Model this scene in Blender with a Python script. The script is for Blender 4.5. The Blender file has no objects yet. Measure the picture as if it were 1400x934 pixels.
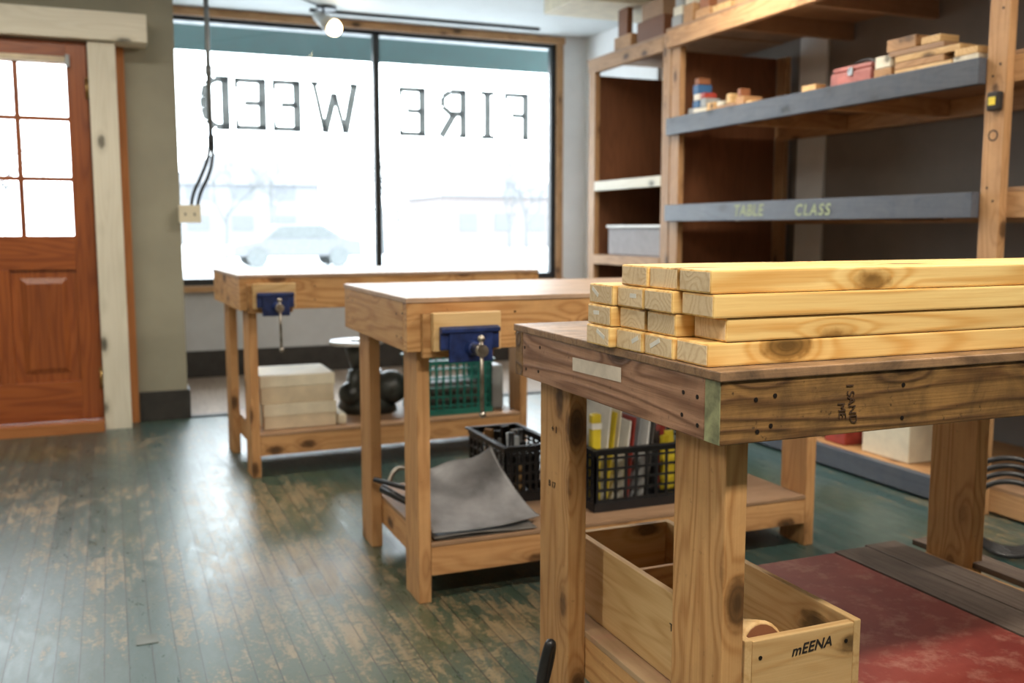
import bpy, bmesh, math, random
from mathutils import Vector, Matrix
random.seed(7)
scene = bpy.context.scene
COL = scene.collection

# ------------------------------------------------------------------ node helpers
def new_mat(name):
    m = bpy.data.materials.new(name); m.use_nodes = True
    nt = m.node_tree; b = nt.nodes['Principled BSDF']
    return m, nt, b
def math_n(nt, op, a, b=None, c=None):
    n = nt.nodes.new('ShaderNodeMath'); n.operation = op
    for i, v in enumerate((a, b, c)):
        if v is None: continue
        if isinstance(v, (int, float)): n.inputs[i].default_value = v
        else: nt.links.new(v, n.inputs[i])
    return n.outputs[0]
def maprange(nt, v, a, b, c, d):
    n = nt.nodes.new('ShaderNodeMapRange'); n.clamp = True
    nt.links.new(v, n.inputs[0])
    for i, x in enumerate((a, b, c, d)): n.inputs[i+1].default_value = x
    return n.outputs[0]
def mixc(nt, f, a, b, blend='MIX'):
    n = nt.nodes.new('ShaderNodeMix'); n.data_type = 'RGBA'; n.blend_type = blend
    if isinstance(f, (int, float)): n.inputs[0].default_value = f
    else: nt.links.new(f, n.inputs[0])
    for s, v in ((6, a), (7, b)):
        if isinstance(v, tuple): n.inputs[s].default_value = (*v[:3], 1)
        else: nt.links.new(v, n.inputs[s])
    return n.outputs[2]
def mapping(nt, src, scale=(1,1,1), loc=(0,0,0)):
    n = nt.nodes.new('ShaderNodeMapping'); nt.links.new(src, n.inputs[0])
    n.inputs['Scale'].default_value = scale; n.inputs['Location'].default_value = loc
    return n.outputs[0]
def noise(nt, vec, scale, detail=3, rough=.5, dist=0):
    n = nt.nodes.new('ShaderNodeTexNoise'); nt.links.new(vec, n.inputs['Vector'])
    n.inputs['Scale'].default_value = scale; n.inputs['Detail'].default_value = detail
    n.inputs['Roughness'].default_value = rough; n.inputs['Distortion'].default_value = dist
    return n.outputs[0]
def bump(nt, b, h, strength=.3, dist=.002):
    n = nt.nodes.new('ShaderNodeBump'); n.inputs['Strength'].default_value = strength
    n.inputs['Distance'].default_value = dist
    nt.links.new(h, n.inputs['Height']); nt.links.new(n.outputs[0], b.inputs['Normal'])

def plain(name, col, rough=.6, metal=0, var=.12, vscale=12, bmp=0, emit=None, spec=.5):
    m, nt, b = new_mat(name)
    tc = nt.nodes.new('ShaderNodeTexCoord').outputs['Object']
    n = noise(nt, tc, vscale, 4, .6)
    f = maprange(nt, n, .3, .7, 0, 1)
    dark = tuple(c*(1-var*1.5) for c in col); lite = tuple(min(1, c*(1+var)) for c in col)
    c = mixc(nt, f, dark, lite)
    nt.links.new(c, b.inputs['Base Color'])
    nt.links.new(maprange(nt, n, .3, .7, max(0, rough-.08), min(1, rough+.08)), b.inputs['Roughness'])
    b.inputs['Metallic'].default_value = metal
    b.inputs['Specular IOR Level'].default_value = spec
    if bmp: bump(nt, b, noise(nt, tc, vscale*8, 3), bmp, .002)
    if emit:
        b.inputs['Emission Color'].default_value = (*emit[0], 1); b.inputs['Emission Strength'].default_value = emit[1]
    return m

def wood_mat(name, light, dark, axis, knots=1.0, rough=.55, dirt=0.0, dirtcol=(.05,.035,.025), contrast=.6, ringk=70, valvar=.22, spec=.4, bs=.2, kr=1.0, heart=None):
    m, nt, b = new_mat(name + '_' + 'xyz'[axis])
    tc = nt.nodes.new('ShaderNodeTexCoord').outputs['Object']
    oi = nt.nodes.new('ShaderNodeObjectInfo').outputs['Random']
    vm = nt.nodes.new('ShaderNodeVectorMath'); vm.operation = 'MULTIPLY_ADD'
    cx = nt.nodes.new('ShaderNodeCombineXYZ')
    for i in range(3): nt.links.new(oi, cx.inputs[i])
    nt.links.new(cx.outputs[0], vm.inputs[0]); vm.inputs[1].default_value = (17.3, 11.1, 23.7); nt.links.new(tc, vm.inputs[2])
    P = vm.outputs[0]
    def ax(l, c=1.0):
        s = [c, c, c]; s[axis] = l; return tuple(s)
    pv = mapping(nt, P, ax(.5))
    vo = nt.nodes.new('ShaderNodeTexVoronoi'); nt.links.new(pv, vo.inputs['Vector']); vo.inputs['Scale'].default_value = 9.0
    d = vo.outputs['Distance']
    n1 = noise(nt, mapping(nt, P, ax(.09)), 11, 1.5, .4)
    pull = maprange(nt, d, .05, .50, 1, 0)
    pull = math_n(nt, 'POWER', pull, 2.0)
    v = math_n(nt, 'MULTIPLY_ADD', pull, .36*knots, n1)
    ring = math_n(nt, 'SINE', math_n(nt, 'MULTIPLY', v, ringk))
    ring = maprange(nt, ring, -1, 1, 0, 1)
    ring = math_n(nt, 'POWER', ring, 2.2)
    fine = noise(nt, mapping(nt, P, ax(.025)), 260, 3, .6)
    f = math_n(nt, 'MULTIPLY_ADD', ring, contrast, math_n(nt, 'MULTIPLY', maprange(nt, fine, .35, .7, 0, 1), .3))
    c = mixc(nt, f, light, dark)
    broad = noise(nt, mapping(nt, P, ax(.3)), 5, 2)
    c = mixc(nt, maprange(nt, broad, .35, .7, 0, .35), c, tuple(x*.75 for x in dark))
    if knots > 0:
        halo = maprange(nt, d, .16, .36, .55, 0)
        c = mixc(nt, halo, c, tuple(x*.75 for x in dark))
        dj = math_n(nt, 'MULTIPLY_ADD', noise(nt, P, 60, 3), .10, d)
        km = maprange(nt, dj, .19*kr, .25*kr, 1, 0)
        kc = mixc(nt, maprange(nt, dj, .10, .21*kr, 0, 1), tuple(x*.14 for x in dark), tuple(x*.5 for x in dark))
        kc = mixc(nt, math_n(nt, 'MULTIPLY', ring, .6), kc, tuple(x*.16 for x in dark))
        c = mixc(nt, math_n(nt, 'MULTIPLY', km, .94), c, kc)
    if dirt > 0:
        dn = noise(nt, tc, 9, 6, .75, .6)
        c = mixc(nt, math_n(nt, 'MULTIPLY', maprange(nt, dn, .38, .68, 0, 1), dirt), c, dirtcol)
        sp = noise(nt, tc, 70, 3, .6)
        c = mixc(nt, maprange(nt, sp, .66, .74, 0, min(.8, dirt*1.6)), c, tuple(x*.5 for x in dirtcol))
    hs = nt.nodes.new('ShaderNodeHueSaturation'); nt.links.new(c, hs.inputs['Color'])
    nt.links.new(maprange(nt, oi, 0, 1, 1-valvar/2, 1+valvar/2), hs.inputs['Value'])
    nt.links.new(hs.outputs[0], b.inputs['Base Color'])
    nt.links.new(maprange(nt, fine, .3, .7, rough-.07, rough+.1), b.inputs['Roughness'])
    b.inputs['Specular IOR Level'].default_value = spec
    bump(nt, b, f, bs, .0015)
    return m
def wood(name, *a, **k): return [wood_mat(name, *a, i, **k) for i in range(3)]

W_LUMBER = wood('fresh_pine', (.97,.71,.30), (.70,.36,.09), knots=1.0, contrast=.62, rough=.5, kr=1.15)
W_END    = wood('pine_endgrain', (.84,.68,.45), (.62,.43,.23), knots=0, contrast=.5, ringk=160)
W_BENCH  = wood('bench_pine', (.64,.37,.155), (.40,.185,.06), knots=1.0, contrast=.65, dirt=.14, kr=1.1)
W_BENCH2 = wood('bench_fir', (.66,.37,.16), (.44,.205,.075), knots=.6, contrast=.5, dirt=.1)
W_OLD    = wood('weathered_pine', (.36,.195,.065), (.11,.05,.018), knots=1.0, contrast=.75, dirt=.7, dirtcol=(.035,.022,.013), bs=.7, kr=1.2)
W_PINK   = wood('used_pine', (.48,.27,.165), (.23,.11,.06), knots=1.0, contrast=.85, dirt=.3, bs=.5, kr=1.2)
W_TOP    = wood('worn_plywood', (.52,.36,.25), (.38,.25,.16), knots=0, contrast=.35, dirt=.4, dirtcol=(.18,.13,.10), rough=.42)
W_TOPD   = wood('dark_plywood', (.46,.28,.15), (.24,.13,.07), knots=0, contrast=.4, dirt=.85, dirtcol=(.07,.048,.035), rough=.45, bs=.5)
W_DOOR   = wood('door_fir', (.36,.10,.022), (.20,.045,.010), knots=0, contrast=.6, rough=.33, spec=.5)
W_SHELF  = wood('shelf_pine', (.56,.33,.16), (.37,.19,.08), knots=.8, contrast=.55, dirt=.15)
W_PLYB   = wood('shelf_plywood', (.24,.095,.042), (.15,.058,.025), knots=0, contrast=.35, rough=.5)
W_PLYU   = wood('shelf_plywood_pale', (.42,.26,.155), (.30,.17,.09), knots=0, contrast=.3, dirt=.2)
W_GREY   = wood('grey_painted_board', (.085,.10,.13), (.055,.065,.088), knots=.2, contrast=.4, rough=.42, dirt=.35, dirtcol=(.15,.15,.16))
W_BOARD  = wood('grey_boards', (.17,.13,.105), (.09,.065,.05), knots=0, contrast=.6, dirt=.4)
W_BOX    = wood('crate_pine', (.76,.53,.26), (.56,.32,.12), knots=.7, contrast=.5)
W_TRIM   = wood('whitewashed_trim', (.78,.74,.62), (.64,.59,.46), knots=.2, contrast=.35, rough=.5)
W_ORNG   = wood('orange_trim', (.48,.19,.06), (.34,.12,.035), knots=0, contrast=.5)

def red_shelf_mat():
    m, nt, b = new_mat('red_worn_plywood')
    tc = nt.nodes.new('ShaderNodeTexCoord').outputs['Object']
    n = noise(nt, tc, 3.2, 6, .62, .8); n2 = noise(nt, mapping(nt, tc, (1, .15, 1)), 40, 3)
    sx = nt.nodes.new('ShaderNodeSeparateXYZ'); nt.links.new(tc, sx.inputs[0])
    wood_c = mixc(nt, maprange(nt, n2, .3, .7, 0, 1), (.50,.34,.20), (.32,.20,.11))
    red_c = mixc(nt, maprange(nt, n, .35, .7, 0, 1), (.17,.02,.016), (.29,.055,.04))
    n3 = noise(nt, tc, 7, 5, .7)
    e = math_n(nt, 'ADD', sx.outputs[0], math_n(nt, 'MULTIPLY', math_n(nt, 'SUBTRACT', n3, .5), .35))
    e = math_n(nt, 'ADD', e, math_n(nt, 'MULTIPLY', sx.outputs[1], -.35))
    c = mixc(nt, maprange(nt, e, -.05, .01, 0, 1), wood_c, red_c)
    c = mixc(nt, maprange(nt, noise(nt, tc, 14, 6, .75), .50, .68, 0, .65), c, (.42,.2,.15))
    nt.links.new(c, b.inputs['Base Color']); b.inputs['Roughness'].default_value = .5
    bump(nt, b, n2, .2); return m
M_RED = red_shelf_mat()

def floor_mat():
    m, nt, b = new_mat('painted_strip_floor')
    tc = nt.nodes.new('ShaderNodeTexCoord').outputs['Object']
    s = nt.nodes.new('ShaderNodeSeparateXYZ'); nt.links.new(tc, s.inputs[0])
    c = nt.nodes.new('ShaderNodeCombineXYZ'); nt.links.new(s.outputs[1], c.inputs[0]); nt.links.new(s.outputs[0], c.inputs[1])
    br = nt.nodes.new('ShaderNodeTexBrick'); nt.links.new(c.outputs[0], br.inputs['Vector'])
    for k, v in (('Scale', 1), ('Mortar Size', .0016), ('Mortar Smooth', .2), ('Bias', 0), ('Brick Width', 1.15), ('Row Height', .058)):
        br.inputs[k].default_value = v
    br.offset = .37; br.offset_frequency = 3
    br.inputs['Color1'].default_value = (0,0,0,1); br.inputs['Color2'].default_value = (1,1,1,1); br.inputs['Mortar'].default_value = (.5,.5,.5,1)
    pl = br.outputs['Color']; mort = br.outputs['Fac']
    st = mapping(nt, tc, (1, .3, 1))
    big = noise(nt, tc, .9, 3, .55, .3)
    wear = noise(nt, st, 26, 7, .78, .4)
    blot = noise(nt, tc, 55, 5, .8)
    w = math_n(nt, 'ADD', math_n(nt, 'MULTIPLY', big, .55), math_n(nt, 'MULTIPLY', wear, .60))
    w = math_n(nt, 'ADD', w, math_n(nt, 'MULTIPLY', blot, .42))
    w = math_n(nt, 'ADD', w, math_n(nt, 'MULTIPLY', pl, .05))
    # heavier foot wear in front of the work benches
    dx = math_n(nt, 'DIVIDE', math_n(nt, 'SUBTRACT', s.outputs[0], .62), .42); dy = math_n(nt, 'DIVIDE', math_n(nt, 'SUBTRACT', s.outputs[1], 2.1), 1.5)
    rr = math_n(nt, 'ADD', math_n(nt, 'MULTIPLY', dx, dx), math_n(nt, 'MULTIPLY', dy, dy))
    foot = maprange(nt, rr, 0, 1.8, 1, 0)
    dx2 = math_n(nt, 'DIVIDE', math_n(nt, 'SUBTRACT', s.outputs[0], .60), .35); dy2 = math_n(nt, 'DIVIDE', math_n(nt, 'SUBTRACT', s.outputs[1], 3.85), .5)
    rr2 = math_n(nt, 'ADD', math_n(nt, 'MULTIPLY', dx2, dx2), math_n(nt, 'MULTIPLY', dy2, dy2))
    foot = math_n(nt, 'MAXIMUM', foot, maprange(nt, rr2, 0, 1.6, 1, 0))
    w = math_n(nt, 'MULTIPLY_ADD', foot, .085, w)
    moss = math_n(nt, 'MAXIMUM', maprange(nt, noise(nt, tc, 1.3, 4), .56, .68, 0, .7), math_n(nt, 'MULTIPLY', foot, .7))
    green = mixc(nt, moss, (.026,.074,.068), (.062,.078,.022))
    green = mixc(nt, math_n(nt, 'MULTIPLY', pl, .4), green, (.068,.098,.086))
    green = mixc(nt, maprange(nt, blot, .5, .75, 0, .5), green, (.014,.026,.024))
    woodc = mixc(nt, maprange(nt, noise(nt, mapping(nt, tc, (1,.05,1)), 60, 3), .3, .7, 0, 1), (.36,.27,.15), (.18,.13,.07))
    colr = mixc(nt, maprange(nt, w, .84, .90, 0, .8), green, woodc)
    colr = mixc(nt, math_n(nt, 'MULTIPLY', mort, .9), colr, (.008,.009,.008))
    nt.links.new(colr, b.inputs['Base Color'])
    r = maprange(nt, math_n(nt, 'ADD', math_n(nt, 'MULTIPLY', wear, .9), math_n(nt, 'MULTIPLY', pl, .16)), .3, .72, .22, .52)
    nt.links.new(r, b.inputs['Roughness']); b.inputs['Specular IOR Level'].default_value = .9
    b.inputs['Coat Weight'].default_value = .55; b.inputs['Coat Roughness'].default_value = .38
    h = math_n(nt, 'ADD', math_n(nt, 'MULTIPLY', mort, -1.2), math_n(nt, 'MULTIPLY', w, .7))
    h = math_n(nt, 'ADD', h, math_n(nt, 'MULTIPLY', pl, .35))
    bump(nt, b, h, .6, .002)
    return m
M_FLOOR = floor_mat()

M_WALLG = plain('wall_sage_paint', (.30,.285,.215), .7, var=.08, vscale=3, bmp=.05)
M_WALLW = plain('wall_white_paint', (.80,.81,.81), .7, var=.05, vscale=3, bmp=.05)
M_WALLU = plain('wall_grey_paint', (.52,.53,.54), .7, var=.08, vscale=3, bmp=.05)
M_WALLR = plain('wall_taupe_paint', (.23,.20,.175), .75, var=.12, vscale=2)
M_WALLB = plain('wall_cream_paint', (.55,.52,.46), .8, var=.06, vscale=2)
M_CEIL = plain('ceiling_paint', (.58,.61,.61), .8, var=.05, vscale=3)
M_BASE = plain('baseboard_black_rubber', (.03,.027,.024), .45, var=.3)
M_BLACK = plain('black_aluminium', (.012,.014,.016), .4)
M_BPLAST = plain('black_plastic', (.014,.014,.016), .4, var=.3)
M_IRON = plain('grey_cast_iron', (.045,.05,.045), .4, var=.5)
M_BLUE = plain('blue_cast_iron', (.012,.028,.12), .4, var=.4, vscale=30)
M_STEEL = plain('worn_steel', (.42,.38,.33), .35, metal=1, var=.3, vscale=40)
M_BRASS = plain('aged_brass', (.45,.30,.12), .35, metal=1)
M_SCREW = plain('screw_head', (.05,.04,.035), .4, metal=.8)
M_TEAL = plain('teal_plastic', (.012,.16,.13), .4, var=.15)
M_GREYP = plain('grey_plastic', (.33,.35,.36), .5)
M_CREAM = plain('cream_cardboard', (.80,.73,.57), .7, var=.08)
M_CREAM2 = plain('cream_cardboard_edge', (.72,.61,.44), .7, var=.08)
M_WHITE = plain('white_plastic', (.75,.75,.73), .4, var=.05)
M_PAPER = plain('white_paper', (.78,.76,.70), .8, var=.06, vscale=30)
M_TAPE = plain('masking_tape', (.68,.60,.50), .6, var=.08, vscale=40)
M_GREENEND = plain('greenish_endgrain', (.27,.28,.15), .7, var=.4, vscale=30)
M_RUBBER = plain('grey_vinyl_sheet', (.25,.25,.26), .34, var=.35, vscale=6)
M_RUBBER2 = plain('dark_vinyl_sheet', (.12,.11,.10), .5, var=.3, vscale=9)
M_YEL = plain('yellow_plastic', (.75,.58,.04), .4)
M_REDP = plain('red_paint', (.36,.05,.035), .45, var=.25)
M_PINK = plain('faded_red_case', (.40,.14,.125), .5, var=.25)
M_CHALK = plain('yellow_green_chalk', (.36,.42,.26), .9)
M_INK = plain('black_marker', (.02,.015,.012), .7)
M_INK2 = plain('faded_marker', (.06,.03,.015), .7)
M_BOXBLUE = plain('blue_print_card', (.05,.14,.30), .5)
M_TIN = plain('tin_metal', (.55,.58,.6), .3, metal=.9)
M_PATCH = plain('floor_patch_paint', (.16,.18,.17), .4)
M_OUTLET = plain('ivory_cover_plate', (.72,.66,.50), .4, var=.04)
M_PIPE = plain('galvanised_pipe', (.24,.26,.27), .45, metal=.6)
M_CORD = plain('grey_cord', (.03,.035,.04), .5)
M_LAMPW = plain('lamp_housing', (.5,.5,.48), .4)
M_BULB = plain('lamp_bulb_glow', (1,.85,.6), .4, emit=((1,.72,.38), 22))
M_BURN = plain('mallet_dark_end', (.28,.11,.05), .5)
# exterior
M_SNOW = plain('street_snow', (.55,.57,.59), .9, var=.12, vscale=.3)
M_ROAD = plain('wet_asphalt', (.19,.19,.20), .8, var=.25, vscale=.4)
M_CAR = plain('car_paint_grey', (.145,.15,.155), .6, spec=.1)
M_CARG = plain('car_glass_dark', (.12,.13,.13), .5, spec=.1)
M_TREE = plain('tree_bark_pale', (.105,.108,.11), .9)
M_HOUSE = plain('house_siding', (.175,.178,.182), .9)
M_HOUSE2 = plain('house_siding_red', (.17,.15,.145), .9)
M_ROOF = plain('house_roof', (.175,.175,.18), .9)
M_HWIN = plain('house_window_dark', (.11,.115,.125), .6)

def glass_mat():
    m = bpy.data.materials.new('window_glass'); m.use_nodes = True; nt = m.node_tree
    for n in list(nt.nodes): nt.nodes.remove(n)
    o = nt.nodes.new('ShaderNodeOutputMaterial'); mx = nt.nodes.new('ShaderNodeMixShader')
    t = nt.nodes.new('ShaderNodeBsdfTransparent'); g = nt.nodes.new('ShaderNodeBsdfGlossy'); g.inputs['Roughness'].default_value = .01
    t.inputs[0].default_value = (.95,.98,.97,1)
    fr = nt.nodes.new('ShaderNodeFresnel'); fr.inputs[0].default_value = 1.5
    nt.links.new(fr.outputs[0], mx.inputs[0]); nt.links.new(t.outputs[0], mx.inputs[1]); nt.links.new(g.outputs[0], mx.inputs[2])
    nt.links.new(mx.outputs[0], o.inputs[0]); return m
M_GLASS = glass_mat()
def translucent(name, col, fac, tcol=(1,1,1), dv=.03):
    m = bpy.data.materials.new(name); m.use_nodes = True; nt = m.node_tree
    for n in list(nt.nodes): nt.nodes.remove(n)
    o = nt.nodes.new('ShaderNodeOutputMaterial'); mx = nt.nodes.new('ShaderNodeMixShader')
    t = nt.nodes.new('ShaderNodeBsdfTransparent'); t.inputs[0].default_value = (*tcol, 1)
    tc = nt.nodes.new('ShaderNodeTexCoord').outputs['Object']
    d = nt.nodes.new('ShaderNodeBsdfDiffuse')
    nt.links.new(mixc(nt, noise(nt, tc, 20, 4), col, tuple(c*1.3 for c in col)), d.inputs[0])
    nt.links.new(maprange(nt, noise(nt, tc, 14, 4, .7), .3, .7, fac-dv, fac+dv), mx.inputs[0])
    nt.links.new(t.outputs[0], mx.inputs[1]); nt.links.new(d.outputs[0], mx.inputs[2]); nt.links.new(mx.outputs[0], o.inputs[0]); return m
M_LETTER = translucent('lettering_paint', (.12,.16,.15), .974, dv=.012)
M_AWN = plain('awning_canvas_teal', (.024,.050,.049), .8, var=.15)
M_FROST = translucent('cloudy_plastic', (.6,.6,.64), .6)

# ------------------------------------------------------------------ geometry helpers
def pickmat(mat, dims):
    if isinstance(mat, list): return mat[max(range(3), key=lambda i: dims[i])]
    return mat
def empty(name, loc=(0,0,0), rz=0):
    e = bpy.data.objects.new(name, None); e.empty_display_size = .1
    e.location = loc; e.rotation_euler = (0, 0, rz); COL.objects.link(e); return e
def link(ob, parent, wc):
    COL.objects.link(ob)
    if parent is not None:
        ob.parent = parent; ob.location = Vector(wc) - parent.location
    else: ob.location = wc
def box(name, x0, x1, y0, y1, z0, z1, mat, parent=None, bev=.002, rot=None, axis=None):
    if x0 > x1: x0, x1 = x1, x0
    if y0 > y1: y0, y1 = y1, y0
    d = (x1-x0, y1-y0, z1-z0)
    me = bpy.data.meshes.new(name); bm = bmesh.new()
    bmesh.ops.create_cube(bm, size=1.0)
    for v in bm.verts: v.co = Vector((v.co.x*d[0], v.co.y*d[1], v.co.z*d[2]))
    if bev > 0:
        bmesh.ops.bevel(bm, geom=bm.edges[:], offset=min(bev, min(d)*.3), segments=2, affect='EDGES', profile=.6)
    bm.to_mesh(me); bm.free()
    me.materials.append(mat[axis] if (axis is not None and isinstance(mat, list)) else pickmat(mat, d))
    ob = bpy.data.objects.new(name, me)
    link(ob, parent, ((x0+x1)/2, (y0+y1)/2, (z0+z1)/2))
    if rot: ob.rotation_euler = rot
    return ob
class MB:
    def __init__(s): s.bm = bmesh.new()
    def box(s, x0, x1, y0, y1, z0, z1, M=None):
        r = bmesh.ops.create_cube(s.bm, size=1.0)
        for v in r['verts']:
            v.co = Vector(((x0+x1)/2+v.co.x*(x1-x0), (y0+y1)/2+v.co.y*(y1-y0), (z0+z1)/2+v.co.z*(z1-z0)))
            if M: v.co = M @ v.co
    def cyl(s, p0, p1, r0, r1=None, seg=20):
        p0 = Vector(p0); p1 = Vector(p1); r1 = r0 if r1 is None else r1
        d = p1-p0
        M = Matrix.Translation((p0+p1)/2) @ d.to_track_quat('Z', 'Y').to_matrix().to_4x4()
        bmesh.ops.create_cone(s.bm, cap_ends=True, segments=seg, radius1=r0, radius2=r1, depth=d.length, matrix=M)
    def sph(s, p, r, sc=(1,1,1)):
        bmesh.ops.create_uvsphere(s.bm, u_segments=16, v_segments=10, radius=r, matrix=Matrix.Translation(p) @ Matrix.Diagonal((*sc, 1)))
    def poly(s, pts): s.bm.faces.new([s.bm.verts.new(p) for p in pts])
    def done(s, name, mat, parent=None, smooth=False, bev=0):
        bmesh.ops.recalc_face_normals(s.bm, faces=s.bm.faces[:])
        vs = [v.co for v in s.bm.verts]
        c = Vector([(min(v[i] for v in vs)+max(v[i] for v in vs))/2 for i in range(3)])
        dm = [max(v[i] for v in vs)-min(v[i] for v in vs) for i in range(3)]
        for v in s.bm.verts: v.co -= c
        me = bpy.data.meshes.new(name); s.bm.to_mesh(me); s.bm.free()
        me.materials.append(pickmat(mat, dm))
        ob = bpy.data.objects.new(name, me); link(ob, parent, c)
        if smooth:
            for p in me.polygons: p.use_smooth = len(p.vertices) <= 4
        if bev:
            m = ob.modifiers.new('bevel', 'BEVEL'); m.width = bev; m.segments = 2; m.limit_method = 'ANGLE'
        return ob
def cyl(name, p0, p1, r, mat, parent=None, r1=None, seg=24):
    m = MB(); m.cyl(p0, p1, r, r1, seg); return m.done(name, mat, parent, True)
def tube(name, pts, r, mat, parent=None):
    cu = bpy.data.curves.new(name, 'CURVE'); cu.dimensions = '3D'; cu.bevel_depth = r; cu.bevel_resolution = 3
    sp = cu.splines.new('NURBS'); sp.points.add(len(pts)-1)
    c = Vector(pts[0])
    for i, p in enumerate(pts): sp.points[i].co = (*(Vector(p)-c), 1)
    sp.use_endpoint_u = True; sp.order_u = 4
    cu.materials.append(mat); ob = bpy.data.objects.new(name, cu); link(ob, parent, c); return ob
def text(name, s, loc, rot, size, mat, parent=None, shear=0, sp=1.0, off=0):
    cu = bpy.data.curves.new(name, 'FONT'); cu.body = s; cu.size = size; cu.extrude = .0003; cu.shear = shear; cu.offset = off
    cu.space_character = sp; cu.align_x = 'CENTER'; cu.align_y = 'CENTER'; cu.materials.append(mat)
    ob = bpy.data.objects.new(name, cu); link(ob, parent, loc); ob.rotation_euler = rot; return ob
ROT_L = (math.pi/2, 0, -math.pi/2)   # faces -X
ROT_F = (math.pi/2, 0, 0)            # faces -Y

# ------------------------------------------------------------------ ROOM
CZ = 2.66
fo = box('floor', -3.2, 4.0, -3.1, 5.9, -.12, 0, M_FLOOR, bev=0); off = fo.location.copy()
for v in fo.data.vertices: v.co += off
fo.location = (0,0,0)
M_BAYF = wood('bay_floor_boards', (.36,.28,.22), (.24,.18,.13), knots=0, contrast=.4, rough=.4)
box('floor_bay', .30, 4.0, 5.9, 7.5, -.12, .004, M_BAYF, bev=0, axis=1)
box('ceiling', -3.2, 4.0, -3.1, 7.6, CZ, CZ+.12, M_CEIL, bev=0)
box('wall_right', 3.88, 4.0, -3.1, 7.5, 0, CZ, M_WALLR, bev=0)
box('wall_left', -3.2, -3.1, -3.1, 6.0, 0, CZ, M_WALLB, bev=0)
box('wall_back', -3.1, 3.88, -3.1, -3.0, 0, CZ, M_WALLB, bev=0)
m = MB()
m.box(-3.1, -1.02, 5.88, 6.0, 0, CZ); m.box(-1.02, -.05, 5.88, 6.0, 2.10, CZ); m.box(-.05, .385, 5.88, 6.0, 0, CZ)
m.box(-1.02, -.05, 5.88, 6.0, -.02, .02)
m.done('wall_front', M_WALLG)
box('wall_bay_left', .265, .385, 6.0, 7.5, 0, CZ, M_WALLG, bev=0)
m = MB()
m.box(.385, 3.88, 7.46, 7.60, 2.61, CZ)
m.box(.385, .44, 7.46, 7.60, .66, 2.61); m.box(3.47, 3.88, 7.46, 7.60, .66, 2.61)
m.done('wall_window', M_WALLW)
box('wall_window_apron', .385, 3.88, 7.46, 7.60, 0, .66, M_WALLU, bev=0)
box('wall_bay_right_return', 3.74, 3.88, 6.30, 7.46, 0, CZ, M_WALLW, bev=0)
box('baseboard_window', .385, 3.70, 7.44, 7.46, .004, .20, M_BASE, bev=.003)
box('baseboard_pier', .125, .397, 5.862, 5.88, 0, .17, M_BASE, bev=.003)
box('baseboard_bay_left', .385, .40, 5.88, 7.44, .004, .17, M_BASE, bev=.003)
box('baseboard_left', -3.1, -3.085, -3.0, 5.88, 0, .15, M_BASE, bev=.003)
box('trim_bay_threshold', .397, 3.0, 5.87, 5.93, 0, .008, M_BLACK, bev=.002)
box('ceiling_duct', 2.72, 3.55, 5.55, 6.05, 2.50, CZ, M_CREAM, bev=.01)

# window
w = empty('window_1', (1.95, 7.50, 1.6))
fy0, fy1 = 7.47, 7.53
for nm, a in (('frame_left', (.44,.485,.68,2.60)), ('frame_right', (3.425,3.47,.68,2.60)), ('mullion', (1.93,1.98,.68,2.60)),
              ('frame_bottom', (.485,3.425,.68,.73)), ('frame_top', (.485,3.425,2.565,2.60))):
    box(nm, a[0], a[1], fy0, fy1, a[2], a[3], M_BLACK, w, .003)
for nm, x0, x1 in (('glass_pane_a', .485, 1.93), ('glass_pane_b', 1.98, 3.425)):
    m = MB(); m.poly([(x0,7.50,.73),(x1,7.50,.73),(x1,7.50,2.565),(x0,7.50,2.565)]); m.done(nm, M_GLASS, w)
box('trim_1', .385, 3.54, 7.435, 7.47, 2.60, 2.655, W_SHELF)
box('trim_2', 3.47, 3.525, 7.435, 7.47, .62, 2.60, W_SHELF)
box('trim_3', .39, 3.54, 7.40, 7.50, .635, .68, W_SHELF)

# lettering (read from the street)
def letter(mb, ch, x0, x1, z0=1.82, z1=2.19, t=.060):
    W = x1-x0; H = z1-z0
    def P(u, v): return (x1-u*W, 7.492, z0+v*H)
    def stroke(a, b, tt=t):
        A = Vector(P(*a)); B = Vector(P(*b)); d = (B-A).normalized(); n = Vector((-d.z, 0, d.x))*tt/2
        mb.poly([A+n, B+n, B-n, A-n])
    if ch in 'EF':
        stroke((.12,0),(.12,1)); stroke((0,.96),(1,.96), .04); stroke((.1,.52),(.72,.52), .04)
        if ch == 'E': stroke((0,.04),(1,.04), .04); stroke((.96,0),(.96,.2), .03)
        else: stroke((0,.03),(.28,.03), .03)
        stroke((.96,.80),(.96,1), .03)
    if ch == 'I': stroke((.5,0),(.5,1)); stroke((.15,.03),(.85,.03), .036); stroke((.15,.97),(.85,.97), .036)
    if ch == 'D':
        stroke((.14,0),(.14,1)); pts = [(.0,.96),(.5,.96),(.80,.83),(.90,.6),(.90,.4),(.80,.17),(.5,.04),(0,.04)]
        for a, b in zip(pts, pts[1:]): stroke(a, b, .05)
    if ch == 'R':
        stroke((.12,0),(.12,1)); pts = [(0,.96),(.6,.96),(.88,.84),(.88,.64),(.6,.5),(.1,.5)]
        for a, b in zip(pts, pts[1:]): stroke(a, b, .046)
        stroke((.45,.5),(.95,.0)); stroke((0,.03),(.3,.03), .03)
    if ch == 'W':
        for a, b, q in (((.02,1),(.26,0),.058),((.26,0),(.5,.8),.036),((.5,.8),(.74,0),.058),((.74,0),(.98,1),.036)): stroke(a, b, q)
        stroke((-.06,.98),(.14,.98), .03); stroke((.86,.98),(1.06,.98), .03)
mb = MB()
for ch, a, b in (('D',.655,.859),('E',.90,1.12),('E',1.172,1.371),('W',1.469,1.793),('E',2.14,2.35),('R',2.467,2.693),('I',2.786,2.963),('F',3.026,3.233)):
    letter(mb, ch, a, b)
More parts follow.
